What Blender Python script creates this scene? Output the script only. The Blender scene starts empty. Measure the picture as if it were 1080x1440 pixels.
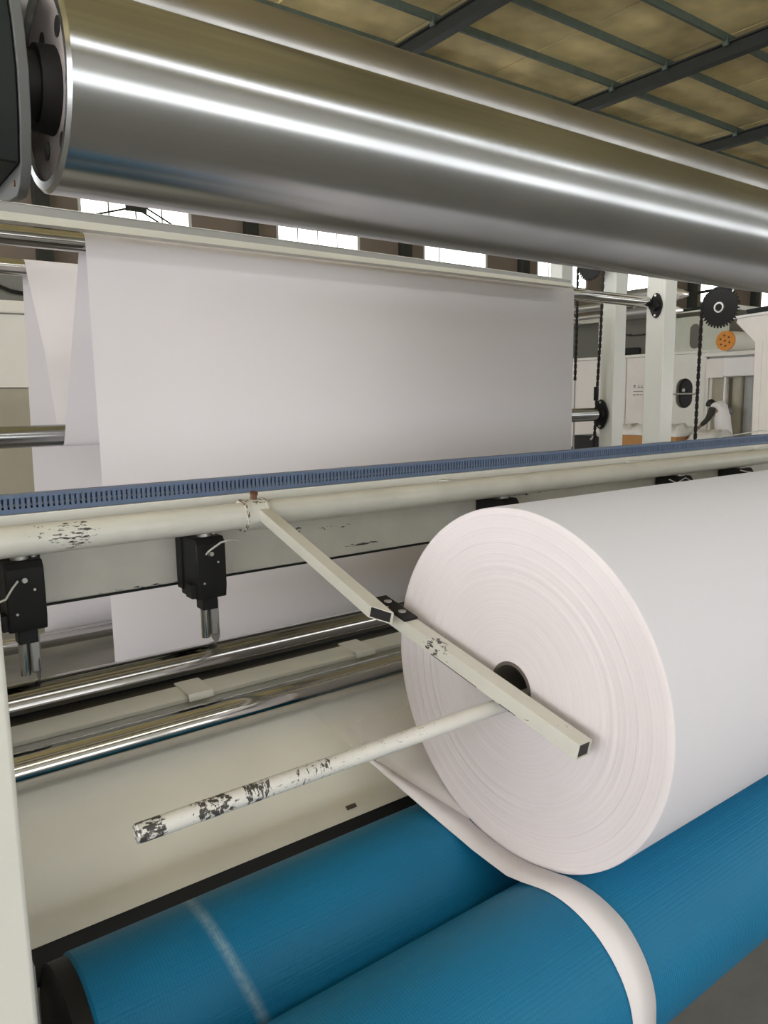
import bpy, bmesh, math, random
from mathutils import Vector, Matrix
random.seed(7)
scene = bpy.context.scene
COL = scene.collection
H = 1.40                      # eye height of the photographer above the floor

# ------------------------------------------------------------------ camera
cd = bpy.data.cameras.new('camera'); cam = bpy.data.objects.new('camera', cd); COL.objects.link(cam)
cd.sensor_width = 36.0; cd.lens = 36.0 * 1066.8 / 1440.0; cd.clip_start = 0.02; cd.clip_end = 200
R = ((0.80117583, -0.10066081, 0.58990228), (-0.59822969, -0.1092789, 0.79383837), (-0.01544454, -0.98890117, -0.1477699))
cam.matrix_world = Matrix(((R[0][0], -R[0][1], -R[0][2], 0), (R[1][0], -R[1][1], -R[1][2], 0), (R[2][0], -R[2][1], -R[2][2], H), (0, 0, 0, 1)))
scene.camera = cam

# ------------------------------------------------------------------ light and exposure
scene.view_settings.view_transform = 'Standard'
scene.view_settings.look = 'None'
scene.view_settings.gamma = 1.0
scene.view_settings.use_curve_mapping = False
scene.view_settings.exposure = -0.05
DAY_FRONT = 2.7               # daylight in the long windows of the wall behind the photographer
DAY_ROOF = 6.6               # daylight through the translucent roof strip
DAY_REAR = 6.0                # daylight in the windows of the far wall
DAY_SIDE = 6.8                # daylight in the tall windows of the left end wall
world = bpy.data.worlds.new('world'); scene.world = world; world.use_nodes = True
world.node_tree.nodes['Background'].inputs[0].default_value = (0.80, 0.88, 1.0, 1)
world.node_tree.nodes['Background'].inputs[1].default_value = 1.0
scene.cycles.max_bounces = 8; scene.cycles.diffuse_bounces = 5; scene.cycles.glossy_bounces = 4
scene.cycles.sample_clamp_indirect = 6.0
scene.cycles.use_denoising = True

# ------------------------------------------------------------------ materials
MATS = {}
def nmat(name):
    m = bpy.data.materials.new(name); m.use_nodes = True
    nt = m.node_tree; b = nt.nodes['Principled BSDF']
    MATS[name] = m
    return m, nt, b
def nd(nt, t, **kw):
    n = nt.nodes.new(t)
    for k, v in kw.items(): setattr(n, k, v)
    return n
def plain(name, col, rough=.5, metal=0., spec=.5, var=.0, vscale=6., bump=0., bscale=60.):
    m, nt, b = nmat(name)
    b.inputs['Base Color'].default_value = (*col, 1); b.inputs['Roughness'].default_value = rough
    b.inputs['Metallic'].default_value = metal; b.inputs['Specular IOR Level'].default_value = spec
    tc = nd(nt, 'ShaderNodeNewGeometry')
    if var:
        n = nd(nt, 'ShaderNodeTexNoise'); n.inputs['Scale'].default_value = vscale; n.inputs['Detail'].default_value = 6
        nt.links.new(tc.outputs['Position'], n.inputs['Vector'])
        r = nd(nt, 'ShaderNodeMapRange'); r.inputs['From Min'].default_value = .3; r.inputs['From Max'].default_value = .7
        r.inputs['To Min'].default_value = 1 - var; r.inputs['To Max'].default_value = 1 + var * .4
        nt.links.new(n.outputs['Fac'], r.inputs['Value'])
        mx = nd(nt, 'ShaderNodeVectorMath', operation='SCALE'); mx.inputs[0].default_value = col
        nt.links.new(r.outputs[0], mx.inputs['Scale']); nt.links.new(mx.outputs[0], b.inputs['Base Color'])
    if bump:
        n2 = nd(nt, 'ShaderNodeTexNoise'); n2.inputs['Scale'].default_value = bscale; n2.inputs['Detail'].default_value = 4
        nt.links.new(tc.outputs['Position'], n2.inputs['Vector'])
        bp = nd(nt, 'ShaderNodeBump'); bp.inputs['Strength'].default_value = bump; bp.inputs['Distance'].default_value = .01
        nt.links.new(n2.outputs['Fac'], bp.inputs['Height']); nt.links.new(bp.outputs[0], b.inputs['Normal'])
    return m
def emit(name, col, s):
    m, nt, b = nmat(name)
    b.inputs['Base Color'].default_value = (.8, .8, .8, 1)
    b.inputs['Emission Color'].default_value = (*col, 1); b.inputs['Emission Strength'].default_value = s
    return m
def chipped(name, col, spots, rough=.42, dark=(.055, .05, .045)):
    """cream machine paint knocked off to dark steel around given places: (x, y, z, sx, sy, sz, amount, noise scale xyz)"""
    m, nt, b = nmat(name); b.inputs['Roughness'].default_value = rough
    g = nd(nt, 'ShaderNodeNewGeometry')
    acc = None
    for (c, s, amt, ns) in spots:
        sub = nd(nt, 'ShaderNodeVectorMath', operation='SUBTRACT'); sub.inputs[1].default_value = (c[0], c[1], c[2] + H)
        nt.links.new(g.outputs['Position'], sub.inputs[0])
        dv = nd(nt, 'ShaderNodeVectorMath', operation='DIVIDE'); dv.inputs[1].default_value = s
        nt.links.new(sub.outputs[0], dv.inputs[0])
        ln = nd(nt, 'ShaderNodeVectorMath', operation='LENGTH'); nt.links.new(dv.outputs[0], ln.inputs[0])
        fall = nd(nt, 'ShaderNodeMapRange'); fall.inputs['From Min'].default_value = 1.0; fall.inputs['From Max'].default_value = .55
        fall.inputs['To Min'].default_value = 0; fall.inputs['To Max'].default_value = amt
        nt.links.new(ln.outputs['Value'], fall.inputs['Value'])
        mp = nd(nt, 'ShaderNodeVectorMath', operation='MULTIPLY'); mp.inputs[1].default_value = ns
        nt.links.new(g.outputs['Position'], mp.inputs[0])
        no = nd(nt, 'ShaderNodeTexNoise'); no.inputs['Scale'].default_value = 1; no.inputs['Detail'].default_value = 5; no.inputs['Roughness'].default_value = .65
        nt.links.new(mp.outputs[0], no.inputs['Vector'])
        ad = nd(nt, 'ShaderNodeMath', operation='ADD'); nt.links.new(no.outputs['Fac'], ad.inputs[0]); nt.links.new(fall.outputs[0], ad.inputs[1])
        th = nd(nt, 'ShaderNodeMapRange'); th.inputs['From Min'].default_value = .76; th.inputs['From Max'].default_value = .79
        nt.links.new(ad.outputs[0], th.inputs['Value'])
        if acc is None: acc = th.outputs[0]
        else:
            mxm = nd(nt, 'ShaderNodeMath', operation='MAXIMUM'); nt.links.new(acc, mxm.inputs[0]); nt.links.new(th.outputs[0], mxm.inputs[1]); acc = mxm.outputs[0]
    # faint grime everywhere
    n = nd(nt, 'ShaderNodeTexNoise'); n.inputs['Scale'].default_value = 9; n.inputs['Detail'].default_value = 6
    nt.links.new(g.outputs['Position'], n.inputs['Vector'])
    r = nd(nt, 'ShaderNodeMapRange'); r.inputs['From Min'].default_value = .3; r.inputs['From Max'].default_value = .7
    r.inputs['To Min'].default_value = .90; r.inputs['To Max'].default_value = 1.03
    nt.links.new(n.outputs['Fac'], r.inputs['Value'])
    sc = nd(nt, 'ShaderNodeVectorMath', operation='SCALE'); sc.inputs[0].default_value = col; nt.links.new(r.outputs[0], sc.inputs['Scale'])
    mix = nd(nt, 'ShaderNodeMix', data_type='RGBA'); mix.inputs[7].default_value = (*dark, 1)
    nt.links.new(sc.outputs[0], mix.inputs[6]); nt.links.new(acc, mix.inputs[0])
    nt.links.new(mix.outputs[2], b.inputs['Base Color'])
    return m
def steel(name, col, rough, aniso, var=.12, streak=(3, 60, 60), rvar=.08):
    m, nt, b = nmat(name); b.inputs['Metallic'].default_value = 1.0
    b.inputs['Anisotropic'].default_value = aniso; b.inputs['Anisotropic Rotation'].default_value = .25
    t = nd(nt, 'ShaderNodeTangent', direction_type='RADIAL', axis='X'); nt.links.new(t.outputs[0], b.inputs['Tangent'])
    g = nd(nt, 'ShaderNodeNewGeometry')
    mp = nd(nt, 'ShaderNodeVectorMath', operation='MULTIPLY'); mp.inputs[1].default_value = streak
    nt.links.new(g.outputs['Position'], mp.inputs[0])
    n = nd(nt, 'ShaderNodeTexNoise'); n.inputs['Scale'].default_value = 1; n.inputs['Detail'].default_value = 2.5; n.inputs['Roughness'].default_value = .5
    nt.links.new(mp.outputs[0], n.inputs['Vector'])
    r = nd(nt, 'ShaderNodeMapRange', interpolation_type='SMOOTHSTEP'); r.inputs['From Min'].default_value = .2; r.inputs['From Max'].default_value = .8
    r.inputs['To Min'].default_value = 1 - var; r.inputs['To Max'].default_value = 1 + var * .3
    nt.links.new(n.outputs['Fac'], r.inputs['Value'])
    sc = nd(nt, 'ShaderNodeVectorMath', operation='SCALE'); sc.inputs[0].default_value = col; nt.links.new(r.outputs[0], sc.inputs['Scale'])
    nt.links.new(sc.outputs[0], b.inputs['Base Color'])
    r2 = nd(nt, 'ShaderNodeMapRange', interpolation_type='SMOOTHSTEP'); r2.inputs['From Min'].default_value = .15; r2.inputs['From Max'].default_value = .85
    r2.inputs['To Min'].default_value = rough + rvar; r2.inputs['To Max'].default_value = rough - rvar
    nt.links.new(n.outputs['Fac'], r2.inputs['Value']); nt.links.new(r2.outputs[0], b.inputs['Roughness'])
    return m

CREAM = (.69, .685, .63)
plain('cream', CREAM, .38, var=.05, vscale=5)
plain('cream_dull', (.62, .615, .56), .5, var=.08, vscale=7)
plain('ivory', (.82, .80, .735), .5, var=.05, vscale=2)
plain('pink_white', (.83, .785, .74), .55, var=.05, vscale=2)
plain('apron_paint', (.86, .845, .765), .2, var=.08, vscale=4)
plain('paper', (.705, .672, .685), .85, spec=.2)
plain('roll_side', (.635, .63, .67), .85, spec=.2, bump=.05, bscale=8)
plain('black', (.010, .010, .010), .5, spec=.3)
plain('black_matt', (.010, .010, .010), .7)
plain('dark_green', (.012, .016, .015), .5, spec=.25, var=.2)
plain('foil', (.80, .78, .74), .28, metal=.6)
plain('grey_paint', (.36, .36, .34), .5, var=.1)
plain('plate_grey', (.125, .13, .125), .5, spec=.3, var=.15)
plain('grey_steel', (.40, .40, .39), .45, metal=.7, var=.15)
plain('cast', (.60, .53, .51), .55, metal=.1, var=.2, vscale=25, bump=.2, bscale=120)
plain('duct_blue', (.115, .165, .27), .5, var=.06)
plain('bolt', (.55, .55, .52), .35, metal=.8)
plain('concrete', (.25, .243, .225), .65, var=.35, vscale=2.2, bump=.15, bscale=30)
plain('wall_brown', (.25, .20, .16), .9, var=.15, vscale=.6)
plain('roof_sheet', (.88, .72, .36), .8, var=.40, vscale=.8)
plain('roof_green', (.12, .155, .125), .6, var=.2)
plain('rafter', (.03, .032, .026), .6, var=.2)
plain('glass_dark', (.16, .16, .14), .12, spec=.6)
plain('dark_hole', (.02, .018, .017), .6)
plain('pale_green', (.60, .63, .53), .45, var=.04)
plain('orange', (.80, .30, .03), .5, var=.2, vscale=30)
plain('cardboard', (.50, .25, .09), .8, var=.15, vscale=8)
plain('plastic_wrap', (.78, .77, .74), .3, spec=.6, bump=.5, bscale=9)
plain('skin', (.34, .22, .165), .55)
plain('hair', (.015, .013, .012), .5)
plain('ledge_cream', (.78, .775, .71), .5)
plain('white_cloth', (.86, .84, .83), .9, bump=.2, bscale=20)
plain('dark_cloth', (.05, .05, .04), .9)
plain('grey_cloth', (.18, .17, .19), .9)
plain('print', (.05, .05, .05), .7)
plain('shaded_hollow', (.10, .085, .07), .9)  # colour holds the shade inside the core tube; reused for the apron slot
plain('tan', (.42, .39, .30), .6, var=.05)
plain('wire', (.55, .55, .52), .4)
plain('frame_white', (.74, .75, .70), .5)
plain('rust', (.16, .08, .045), .8, var=.4, vscale=40)
steel('chrome', (.55, .54, .515), .10, .0, var=.10, streak=(1.5, 150, 150), rvar=.03)
steel('chrome_anvil', (.36, .35, .335), .11, .0, var=.12, streak=(1.2, 160, 160), rvar=.04)
steel('ground_steel', (.475, .485, .49), .245, .84, var=.22, streak=(3.2, 6, 6), rvar=.03)
steel('dull_steel', (.45, .44, .43), .33, .55, var=.30, streak=(5, 9, 9), rvar=.05)
emit('daylight_front', (.965, .985, 1.02), DAY_FRONT)
emit('daylight_roof', (.965, .985, 1.02), DAY_ROOF)
emit('daylight_side', (.97, .98, 1.02), DAY_SIDE)
emit('daylight_rear', (.97, 1.0, 1.0), DAY_REAR)
ARM_SPOTS = [((.945, 1.10, -.495), (.03, .06, .04), .22, (90, 70, 160)), ((.955, .82, -.545), (.05, .16, .05), .085, (120, 60, 200)), ((.955, .86, -.60), (.05, .2, .05), .03, (200, 60, 160))]
chipped('arm_paint', (.66, .645, .575), ARM_SPOTS)
chipped('rod_paint', (.70, .69, .65), [((.305, .952, -.568), (.030, .05, .05), .30, (60, 150, 150)), ((.395, .952, -.568), (.046, .05, .05), .285, (130, 110, 110)),
        ((.465, .952, -.568), (.036, .05, .05), .26, (210, 80, 80)), ((.56, .952, -.568), (.06, .05, .05), .20, (190, 80, 80)), ((.60, .952, -.568), (.42, .05, .05), .13, (70, 420, 420))], rough=.4)
chipped('pipe_paint', (.77, .765, .70), [((.43, 1.73, -.285), (.07, .05, .05), .235, (38, 150, 150)), ((.36, 1.73, -.27), (.05, .03, .03), .16, (90, 150, 150))], rough=.28)
chipped('beam_paint', (.72, .715, .66), [((1.30, 1.88, -.44), (.10, .03, .006), .28, (40, 40, 200)), ((1.22, 1.88, -.375), (.10, .03, .010), .19, (60, 40, 160)), ((1.08, 1.88, -.37), (.03, .03, .012), .24, (60, 40, 160)),
        ((2.05, 1.88, -.345), (.16, .03, .010), .24, (40, 40, 160)), ((.62, 1.88, -.465), (.2, .03, .006), .2, (40, 40, 160))], rough=.35)
chipped('collar_paint', (.77, .765, .71), [((.885, 1.74, -.25), (.07, .03, .02), .20, (80, 150, 150)), ((.917, 1.74, -.29), (.010, .1, .1), .24, (60, 90, 90)), ((.852, 1.74, -.29), (.007, .1, .1), .24, (60, 90, 90))], dark=(.10, .055, .03))

def tissue():
    m, nt, b = nmat('tissue'); b.inputs['Base Color'].default_value = (.72, .695, .70, 1); b.inputs['Roughness'].default_value = .85
    g = nd(nt, 'ShaderNodeNewGeometry'); n = nd(nt, 'ShaderNodeTexNoise'); n.inputs['Scale'].default_value = 5; n.inputs['Detail'].default_value = 1
    nt.links.new(g.outputs['Position'], n.inputs['Vector'])
    sp = nd(nt, 'ShaderNodeSeparateXYZ'); nt.links.new(g.outputs['Position'], sp.inputs[0])
    e = nd(nt, 'ShaderNodeMath', operation='MULTIPLY_ADD'); e.inputs[1].default_value = .234; nt.links.new(sp.outputs['Y'], e.inputs[0]); nt.links.new(sp.outputs['X'], e.inputs[2])
    w = nd(nt, 'ShaderNodeMath', operation='MULTIPLY_ADD'); w.inputs[1].default_value = .05; nt.links.new(n.outputs['Fac'], w.inputs[0]); nt.links.new(e.outputs[0], w.inputs[2])
    r = nd(nt, 'ShaderNodeMapRange', interpolation_type='SMOOTHSTEP'); r.inputs['From Min'].default_value = .828 + 1.547 * .234 + .02; r.inputs['From Max'].default_value = .828 + 1.547 * .234 + .09
    r.inputs['To Min'].default_value = .10; r.inputs['To Max'].default_value = .93; nt.links.new(w.outputs[0], r.inputs['Value'])
    # the thin sheet grows denser towards the nip where it gathers
    q = nd(nt, 'ShaderNodeMapRange', interpolation_type='SMOOTHSTEP'); q.inputs['From Min'].default_value = 1.52; q.inputs['From Max'].default_value = 1.14
    q.inputs['To Min'].default_value = .08; q.inputs['To Max'].default_value = 1.0; nt.links.new(sp.outputs['Y'], q.inputs['Value'])
    al = nd(nt, 'ShaderNodeMath', operation='MULTIPLY'); nt.links.new(r.outputs[0], al.inputs[0]); nt.links.new(q.outputs[0], al.inputs[1])
    nt.links.new(al.outputs[0], b.inputs['Alpha'])
tissue()
def roll_end_mat():
    m, nt, b = nmat('roll_end'); b.inputs['Roughness'].default_value = .9; b.inputs['Specular IOR Level'].default_value = .15
    b.inputs['Base Color'].default_value = (.695, .642, .648, 1)
    g = nd(nt, 'ShaderNodeNewGeometry')
    sub = nd(nt, 'ShaderNodeVectorMath', operation='SUBTRACT'); sub.inputs[1].default_value = (0, .954, H - .541); nt.links.new(g.outputs['Position'], sub.inputs[0])
    mul = nd(nt, 'ShaderNodeVectorMath', operation='MULTIPLY'); mul.inputs[1].default_value = (0, 1, 1); nt.links.new(sub.outputs[0], mul.inputs[0])
    ln = nd(nt, 'ShaderNodeVectorMath', operation='LENGTH'); nt.links.new(mul.outputs[0], ln.inputs[0])
    n = nd(nt, 'ShaderNodeTexNoise', noise_dimensions='1D'); n.inputs['Scale'].default_value = 330; n.inputs['Detail'].default_value = 5
    nt.links.new(ln.outputs['Value'], n.inputs['W'])
    bp = nd(nt, 'ShaderNodeBump'); bp.inputs['Strength'].default_value = .35; bp.inputs['Distance'].default_value = .0015
    nt.links.new(n.outputs['Fac'], bp.inputs['Height']); nt.links.new(bp.outputs[0], b.inputs['Normal'])
    r = nd(nt, 'ShaderNodeMapRange'); r.inputs['From Min'].default_value = .3; r.inputs['From Max'].default_value = .7; r.inputs['To Min'].default_value = .95; r.inputs['To Max'].default_value = 1.02
    nt.links.new(n.outputs['Fac'], r.inputs['Value'])
    sc = nd(nt, 'ShaderNodeVectorMath', operation='SCALE'); sc.inputs[0].default_value = (.695, .642, .648); nt.links.new(r.outputs[0], sc.inputs['Scale'])
    nt.links.new(sc.outputs[0], b.inputs['Base Color'])
roll_end_mat()
def drum_mat(name, ring):
    m, nt, b = nmat(name); b.inputs['Roughness'].default_value = .5; b.inputs['Specular IOR Level'].default_value = .28
    g = nd(nt, 'ShaderNodeNewGeometry')
    v = nd(nt, 'ShaderNodeTexVoronoi'); v.inputs['Scale'].default_value = 190; v.inputs['Randomness'].default_value = .15
    nt.links.new(g.outputs['Position'], v.inputs['Vector'])
    bp = nd(nt, 'ShaderNodeBump'); bp.inputs['Strength'].default_value = .5; bp.inputs['Distance'].default_value = .0018; bp.invert = True
    nt.links.new(v.outputs['Distance'], bp.inputs['Height']); nt.links.new(bp.outputs[0], b.inputs['Normal'])
    n = nd(nt, 'ShaderNodeTexNoise'); n.inputs['Scale'].default_value = 5; n.inputs['Detail'].default_value = 5
    nt.links.new(g.outputs['Position'], n.inputs['Vector'])
    mix = nd(nt, 'ShaderNodeMix', data_type='RGBA'); mix.inputs[6].default_value = (.005, .135, .275, 1); mix.inputs[7].default_value = (.007, .175, .335, 1)
    nt.links.new(n.outputs['Fac'], mix.inputs[0])
    out = mix.outputs[2]
    sp = nd(nt, 'ShaderNodeSeparateXYZ'); nt.links.new(g.outputs['Position'], sp.inputs[0])
    if ring:
        # chalky worn ring running round the drum, drifting a little sideways
        a = nd(nt, 'ShaderNodeMath', operation='MULTIPLY_ADD'); a.inputs[1].default_value = .30; a.inputs[2].default_value = -.013
        sz = nd(nt, 'ShaderNodeMath', operation='SUBTRACT'); sz.inputs[1].default_value = H - .90; nt.links.new(sp.outputs['Z'], sz.inputs[0])
        nt.links.new(sz.outputs[0], a.inputs[0])
        s = nd(nt, 'ShaderNodeMath', operation='ADD'); nt.links.new(sp.outputs['X'], s.inputs[0]); nt.links.new(a.outputs[0], s.inputs[1])
        d = nd(nt, 'ShaderNodeMath', operation='SUBTRACT'); d.inputs[1].default_value = ring; nt.links.new(s.outputs[0], d.inputs[0])
        ab = nd(nt, 'ShaderNodeMath', operation='ABSOLUTE'); nt.links.new(d.outputs[0], ab.inputs[0])
        f = nd(nt, 'ShaderNodeMapRange'); f.inputs['From Min'].default_value = .014; f.inputs['From Max'].default_value = .001; f.inputs['To Min'].default_value = 0; f.inputs['To Max'].default_value = .42
        nt.links.new(ab.outputs[0], f.inputs['Value'])
        nn = nd(nt, 'ShaderNodeTexNoise'); nn.inputs['Scale'].default_value = 120; nt.links.new(g.outputs['Position'], nn.inputs['Vector'])
        ml = nd(nt, 'ShaderNodeMath', operation='MULTIPLY'); nt.links.new(f.outputs[0], ml.inputs[0]); nt.links.new(nn.outputs['Fac'], ml.inputs[1])
        m2 = nd(nt, 'ShaderNodeMix', data_type='RGBA'); m2.inputs[7].default_value = (.62, .72, .70, 1)
        nt.links.new(out, m2.inputs[6]); nt.links.new(ml.outputs[0], m2.inputs[0]); out = m2.outputs[2]
    nt.links.new(out, b.inputs['Base Color'])
drum_mat('drum_blue', 0); drum_mat('drum_blue_ring', .44)

# ------------------------------------------------------------------ mesh helpers (z is given from eye level, H is added on build)
class MB:
    def __init__(s): s.v = []; s.f = []
    def add(s, v, f):
        o = len(s.v); s.v += [tuple(p) for p in v]; s.f += [tuple(i + o for i in q) for q in f]; return s
    def box(s, x0, x1, y0, y1, z0, z1):
        v = [(x, y, z) for x in (x0, x1) for y in (y0, y1) for z in (z0, z1)]
        return s.add(v, [(0, 1, 3, 2), (4, 6, 7, 5), (0, 4, 5, 1), (2, 3, 7, 6), (0, 2, 6, 4), (1, 5, 7, 3)])
    def cyl(s, p0, p1, r, r2=None, seg=32, caps=True):
        p0 = Vector(p0); p1 = Vector(p1); r2 = r if r2 is None else r2
        d = (p1 - p0).normalized(); u = d.orthogonal().normalized(); w = d.cross(u)
        v = []
        for p, rr in ((p0, r), (p1, r2)):
            for i in range(seg):
                a = 2 * math.pi * i / seg; v.append(p + (u * math.cos(a) + w * math.sin(a)) * rr)
        f = [(i, (i + 1) % seg, seg + (i + 1) % seg, seg + i) for i in range(seg)]
        if caps: f += [tuple(range(seg))[::-1], tuple(range(seg, 2 * seg))]
        return s.add(v, f)
    def lathe(s, prof, y, z, seg=64, axis='X', close=False):
        """profile of (along, radius) turned about an axis parallel to X through (y, z)"""
        n = len(prof); v = []
        for (x, r) in prof:
            for i in range(seg):
                a = 2 * math.pi * i / seg; v.append((x, y + r * math.cos(a), z + r * math.sin(a)))
        f = []
        for k in range(n if close else n - 1):
            k2 = (k + 1) % n
            for i in range(seg):
                j = (i + 1) % seg; f.append((k * seg + i, k * seg + j, k2 * seg + j, k2 * seg + i))
        return s.add(v, f)
    def ext(s, poly, x0, x1):
        """closed (y, z) outline extruded along X"""
        n = len(poly); v = [(x0, a, b) for a, b in poly] + [(x1, a, b) for a, b in poly]
        f = [(i, (i + 1) % n, n + (i + 1) % n, n + i) for i in range(n)] + [tuple(range(n))[::-1], tuple(range(n, 2 * n))]
        return s.add(v, f)
    def wedge(s, pa, xa, pb, xb):
        """two matching (y, z) outlines joined from xa to xb"""
        n = len(pa); v = [(xa, a, b) for a, b in pa] + [(xb, a, b) for a, b in pb]
        f = [(i, (i + 1) % n, n + (i + 1) % n, n + i) for i in range(n)] + [tuple(range(n))[::-1], tuple(range(n, 2 * n))]
        return s.add(v, f)
    def strip(s, rows):
        """rows of (y, z, x_left, x_right) -> sheet"""
        v = []; f = []
        for (y, z, a, b) in rows: v += [(a, y, z), (b, y, z)]
        for i in range(len(rows) - 1): f.append((2 * i, 2 * i + 1, 2 * i + 3, 2 * i + 2))
        return s.add(v, f)
    def sweep(s, pts, r, seg=8):
        pts = [Vector(p) for p in pts]; v = []; f = []; n = len(pts); u = None
        for i, p in enumerate(pts):
            d = (pts[min(i + 1, n - 1)] - pts[max(i - 1, 0)]).normalized()
            u = d.orthogonal().normalized() if u is None else (u - d * u.dot(d)).normalized()
            w = d.cross(u)
            for k in range(seg):
                a = 2 * math.pi * k / seg; v.append(p + (u * math.cos(a) + w * math.sin(a)) * r)
        for i in range(n - 1):
            for k in range(seg):
                j = (k + 1) % seg; f.append((i * seg + k, i * seg + j, (i + 1) * seg + j, (i + 1) * seg + k))
        f += [tuple(range(seg))[::-1], tuple(range((n - 1) * seg, n * seg))]
        return s.add(v, f)
    def build(s, name, mat, parent=None, bevel=0, smooth=35, solid=0, zoff=None, origin=None):
        zo = H if zoff is None else zoff
        vs = [Vector((x, y, z + zo)) for x, y, z in s.v]
        lo = [min(p[i] for p in vs) for i in range(3)]; hi = [max(p[i] for p in vs) for i in range(3)]
        org = Vector(((lo[0] + hi[0]) / 2, (lo[1] + hi[1]) / 2, lo[2])) if origin is None else Vector(origin)
        me = bpy.data.meshes.new(name); me.from_pydata([p - org for p in vs], [], s.f)
        bm = bmesh.new(); bm.from_mesh(me); bmesh.ops.recalc_face_normals(bm, faces=bm.faces[:]); bm.to_mesh(me); bm.free()
        me.materials.append(MATS[mat])
        o = bpy.data.objects.new(name, me); COL.objects.link(o); o.location = org
        if smooth:
            me.polygons.foreach_set('use_smooth', [True] * len(me.polygons)); me.set_sharp_from_angle(angle=math.radians(smooth))
        if solid:
            md = o.modifiers.new('thickness', 'SOLIDIFY'); md.thickness = solid; md.offset = 0
        if bevel:
            md = o.modifiers.new('edges', 'BEVEL'); md.width = bevel; md.segments = 2; md.limit_method = 'ANGLE'; md.angle_limit = math.radians(50)
        if parent is not None: attach(o, parent)
        return o
def world_loc(o):
    p = Vector(o.location)
    while o.parent is not None: o = o.parent; p += Vector(o.location)
    return p
def attach(o, parent):
    o.location = Vector(o.location) - world_loc(parent); o.parent = parent
def thing(name, label, cat, loc, group=None):
    o = bpy.data.objects.new(name, None); COL.objects.link(o); o.location = (loc[0], loc[1], loc[2] + H); o.empty_display_size = .1
    return tag(o, label, cat, group)
def tag(o, label, cat, group=None):
    o['label'] = label; o['category'] = cat
    if group: o['group'] = group
    return o
def struct(o, label=None):
    o['kind'] = 'structure'
    if label: o['label'] = label
    return o
def lab(o, label): o['label'] = label; return o
def arc(cy, cz, r, a0, a1, n):
    return [(cy + r * math.cos(math.radians(a0 + (a1 - a0) * i / n)), cz + r * math.sin(math.radians(a0 + (a1 - a0) * i / n))) for i in range(n + 1)]

FLOOR = -H
# ================================================================== THE HALL
HX0, HX1, HY0, HY1, HZ = -14.0, 48.0, -14.0, 22.5, 7.9
struct(MB().box(HX0, HX1, HY0, HY1, FLOOR - .2, FLOOR).build('floor', 'concrete', smooth=0), 'dark grey worn concrete factory floor')
# far wall with high windows: rectangles around the openings
wins = [(1.93 + 6.165 * k - .0, 1.93 + 6.165 * k + 3.30) for k in range(-2, 7)]
wins = [(a + 4.47, b + 4.47) for a, b in wins]
wins = [w for w in wins if w[0] > HX0 + .5 and w[1] < HX1 - .5]
WB, WT = 4.62, 6.75
m = MB().box(HX0, HX1, HY1, HY1 + .3, FLOOR, WB).box(HX0, HX1, HY1, HY1 + .3, WT, HZ + .4)
xs = [HX0] + [x for w in wins for x in w] + [HX1]
for i in range(0, len(xs), 2): m.box(xs[i], xs[i + 1], HY1, HY1 + .3, WB, WT)
wr = struct(m.build('wall_rear', 'wall_brown', smooth=0), 'brown far wall with a row of high windows')
for i in range(0, len(xs), 2):
    if 0 < i < len(xs) - 1:
        xc = (xs[i] + xs[i + 1]) / 2
        MB().box(xc + .25, xc + .62, HY1 - .35, HY1, FLOOR, HZ).build('pilaster', 'rafter', wr, smooth=0)
for n, (a, b) in enumerate(wins):
    w = thing('window_%d' % (n + 1), 'white-lit window in the far wall', 'window', ((a + b) / 2, HY1 + .1, WB)); del w['category']; struct(w)
    w['label'] = 'bright window high in the far brown wall'
    f = MB()
    for x in (a, b - .10): f.box(x, x + .10, HY1 + .02, HY1 + .2, WB, WT)
    f.box(a, b, HY1 + .02, HY1 + .2, WB, WB + .1); f.box(a, b, HY1 + .02, HY1 + .2, WT - .1, WT)
    f.build('window_frame', 'frame_white', w, smooth=0)
    np_ = 4
    for k in range(np_):
        x0 = a + .1 + (b - a - .2) * k / np_; x1 = a + .1 + (b - a - .2) * (k + 1) / np_
        MB().box(x0, x1, HY1 + .14, HY1 + .16, WB + .1, WT - .1).build('pane', 'daylight_rear', w, smooth=0)
        if k: MB().box(x0 - .022, x0 + .022, HY1 + .12, HY1 + .15, WB + .1, WT - .1).build('mullion', 'grey_paint', w, smooth=0)
# wall behind the photographer with a long band of windows
FB, FT = -1.0, 2.3
wf = MB().box(HX0, HX1, HY0 - .3, HY0, FLOOR, FB).box(HX0, HX1, HY0 - .3, HY0, FT, HZ + .4)
fw = [(-12.5 + 6.08 * k, -12.5 + 6.08 * k + 5.2) for k in range(9)]
xs = [HX0] + [x for w in fw for x in w] + [HX1]
for i in range(0, len(xs), 2): wf.box(xs[i], xs[i + 1], HY0 - .3, HY0, FB, FT)
struct(wf.build('wall_front', 'ivory', smooth=0), 'pale wall behind the viewer with a band of windows')
for n, (a, b) in enumerate(fw):
    w = thing('window_%d' % (20 + n), 'x', 'x', ((a + b) / 2, HY0 - .1, FB)); del w['category']; struct(w, 'long low window in the wall behind the viewer')
    MB().box(a, b, HY0 - .16, HY0 - .14, FB, FT).build('pane', 'daylight_front', w, smooth=0)
    for k in range(1, 3):
        x = a + (b - a) * k / 3; MB().box(x - .03, x + .03, HY0 - .14, HY0 - .04, FB, FT).build('mullion', 'frame_white', w, smooth=0)
sw = [(-12.0 + 5.6 * k, -12.0 + 5.6 * k + 4.6) for k in range(6)]
SB, ST = -.9, 5.2
m = MB().box(HX0 - .3, HX0, HY0, HY1, FLOOR, SB).box(HX0 - .3, HX0, HY0, HY1, ST, HZ + .4)
ys = [HY0] + [y for w in sw for y in w] + [HY1]
for i in range(0, len(ys), 2): m.box(HX0 - .3, HX0, ys[i], ys[i + 1], SB, ST)
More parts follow.
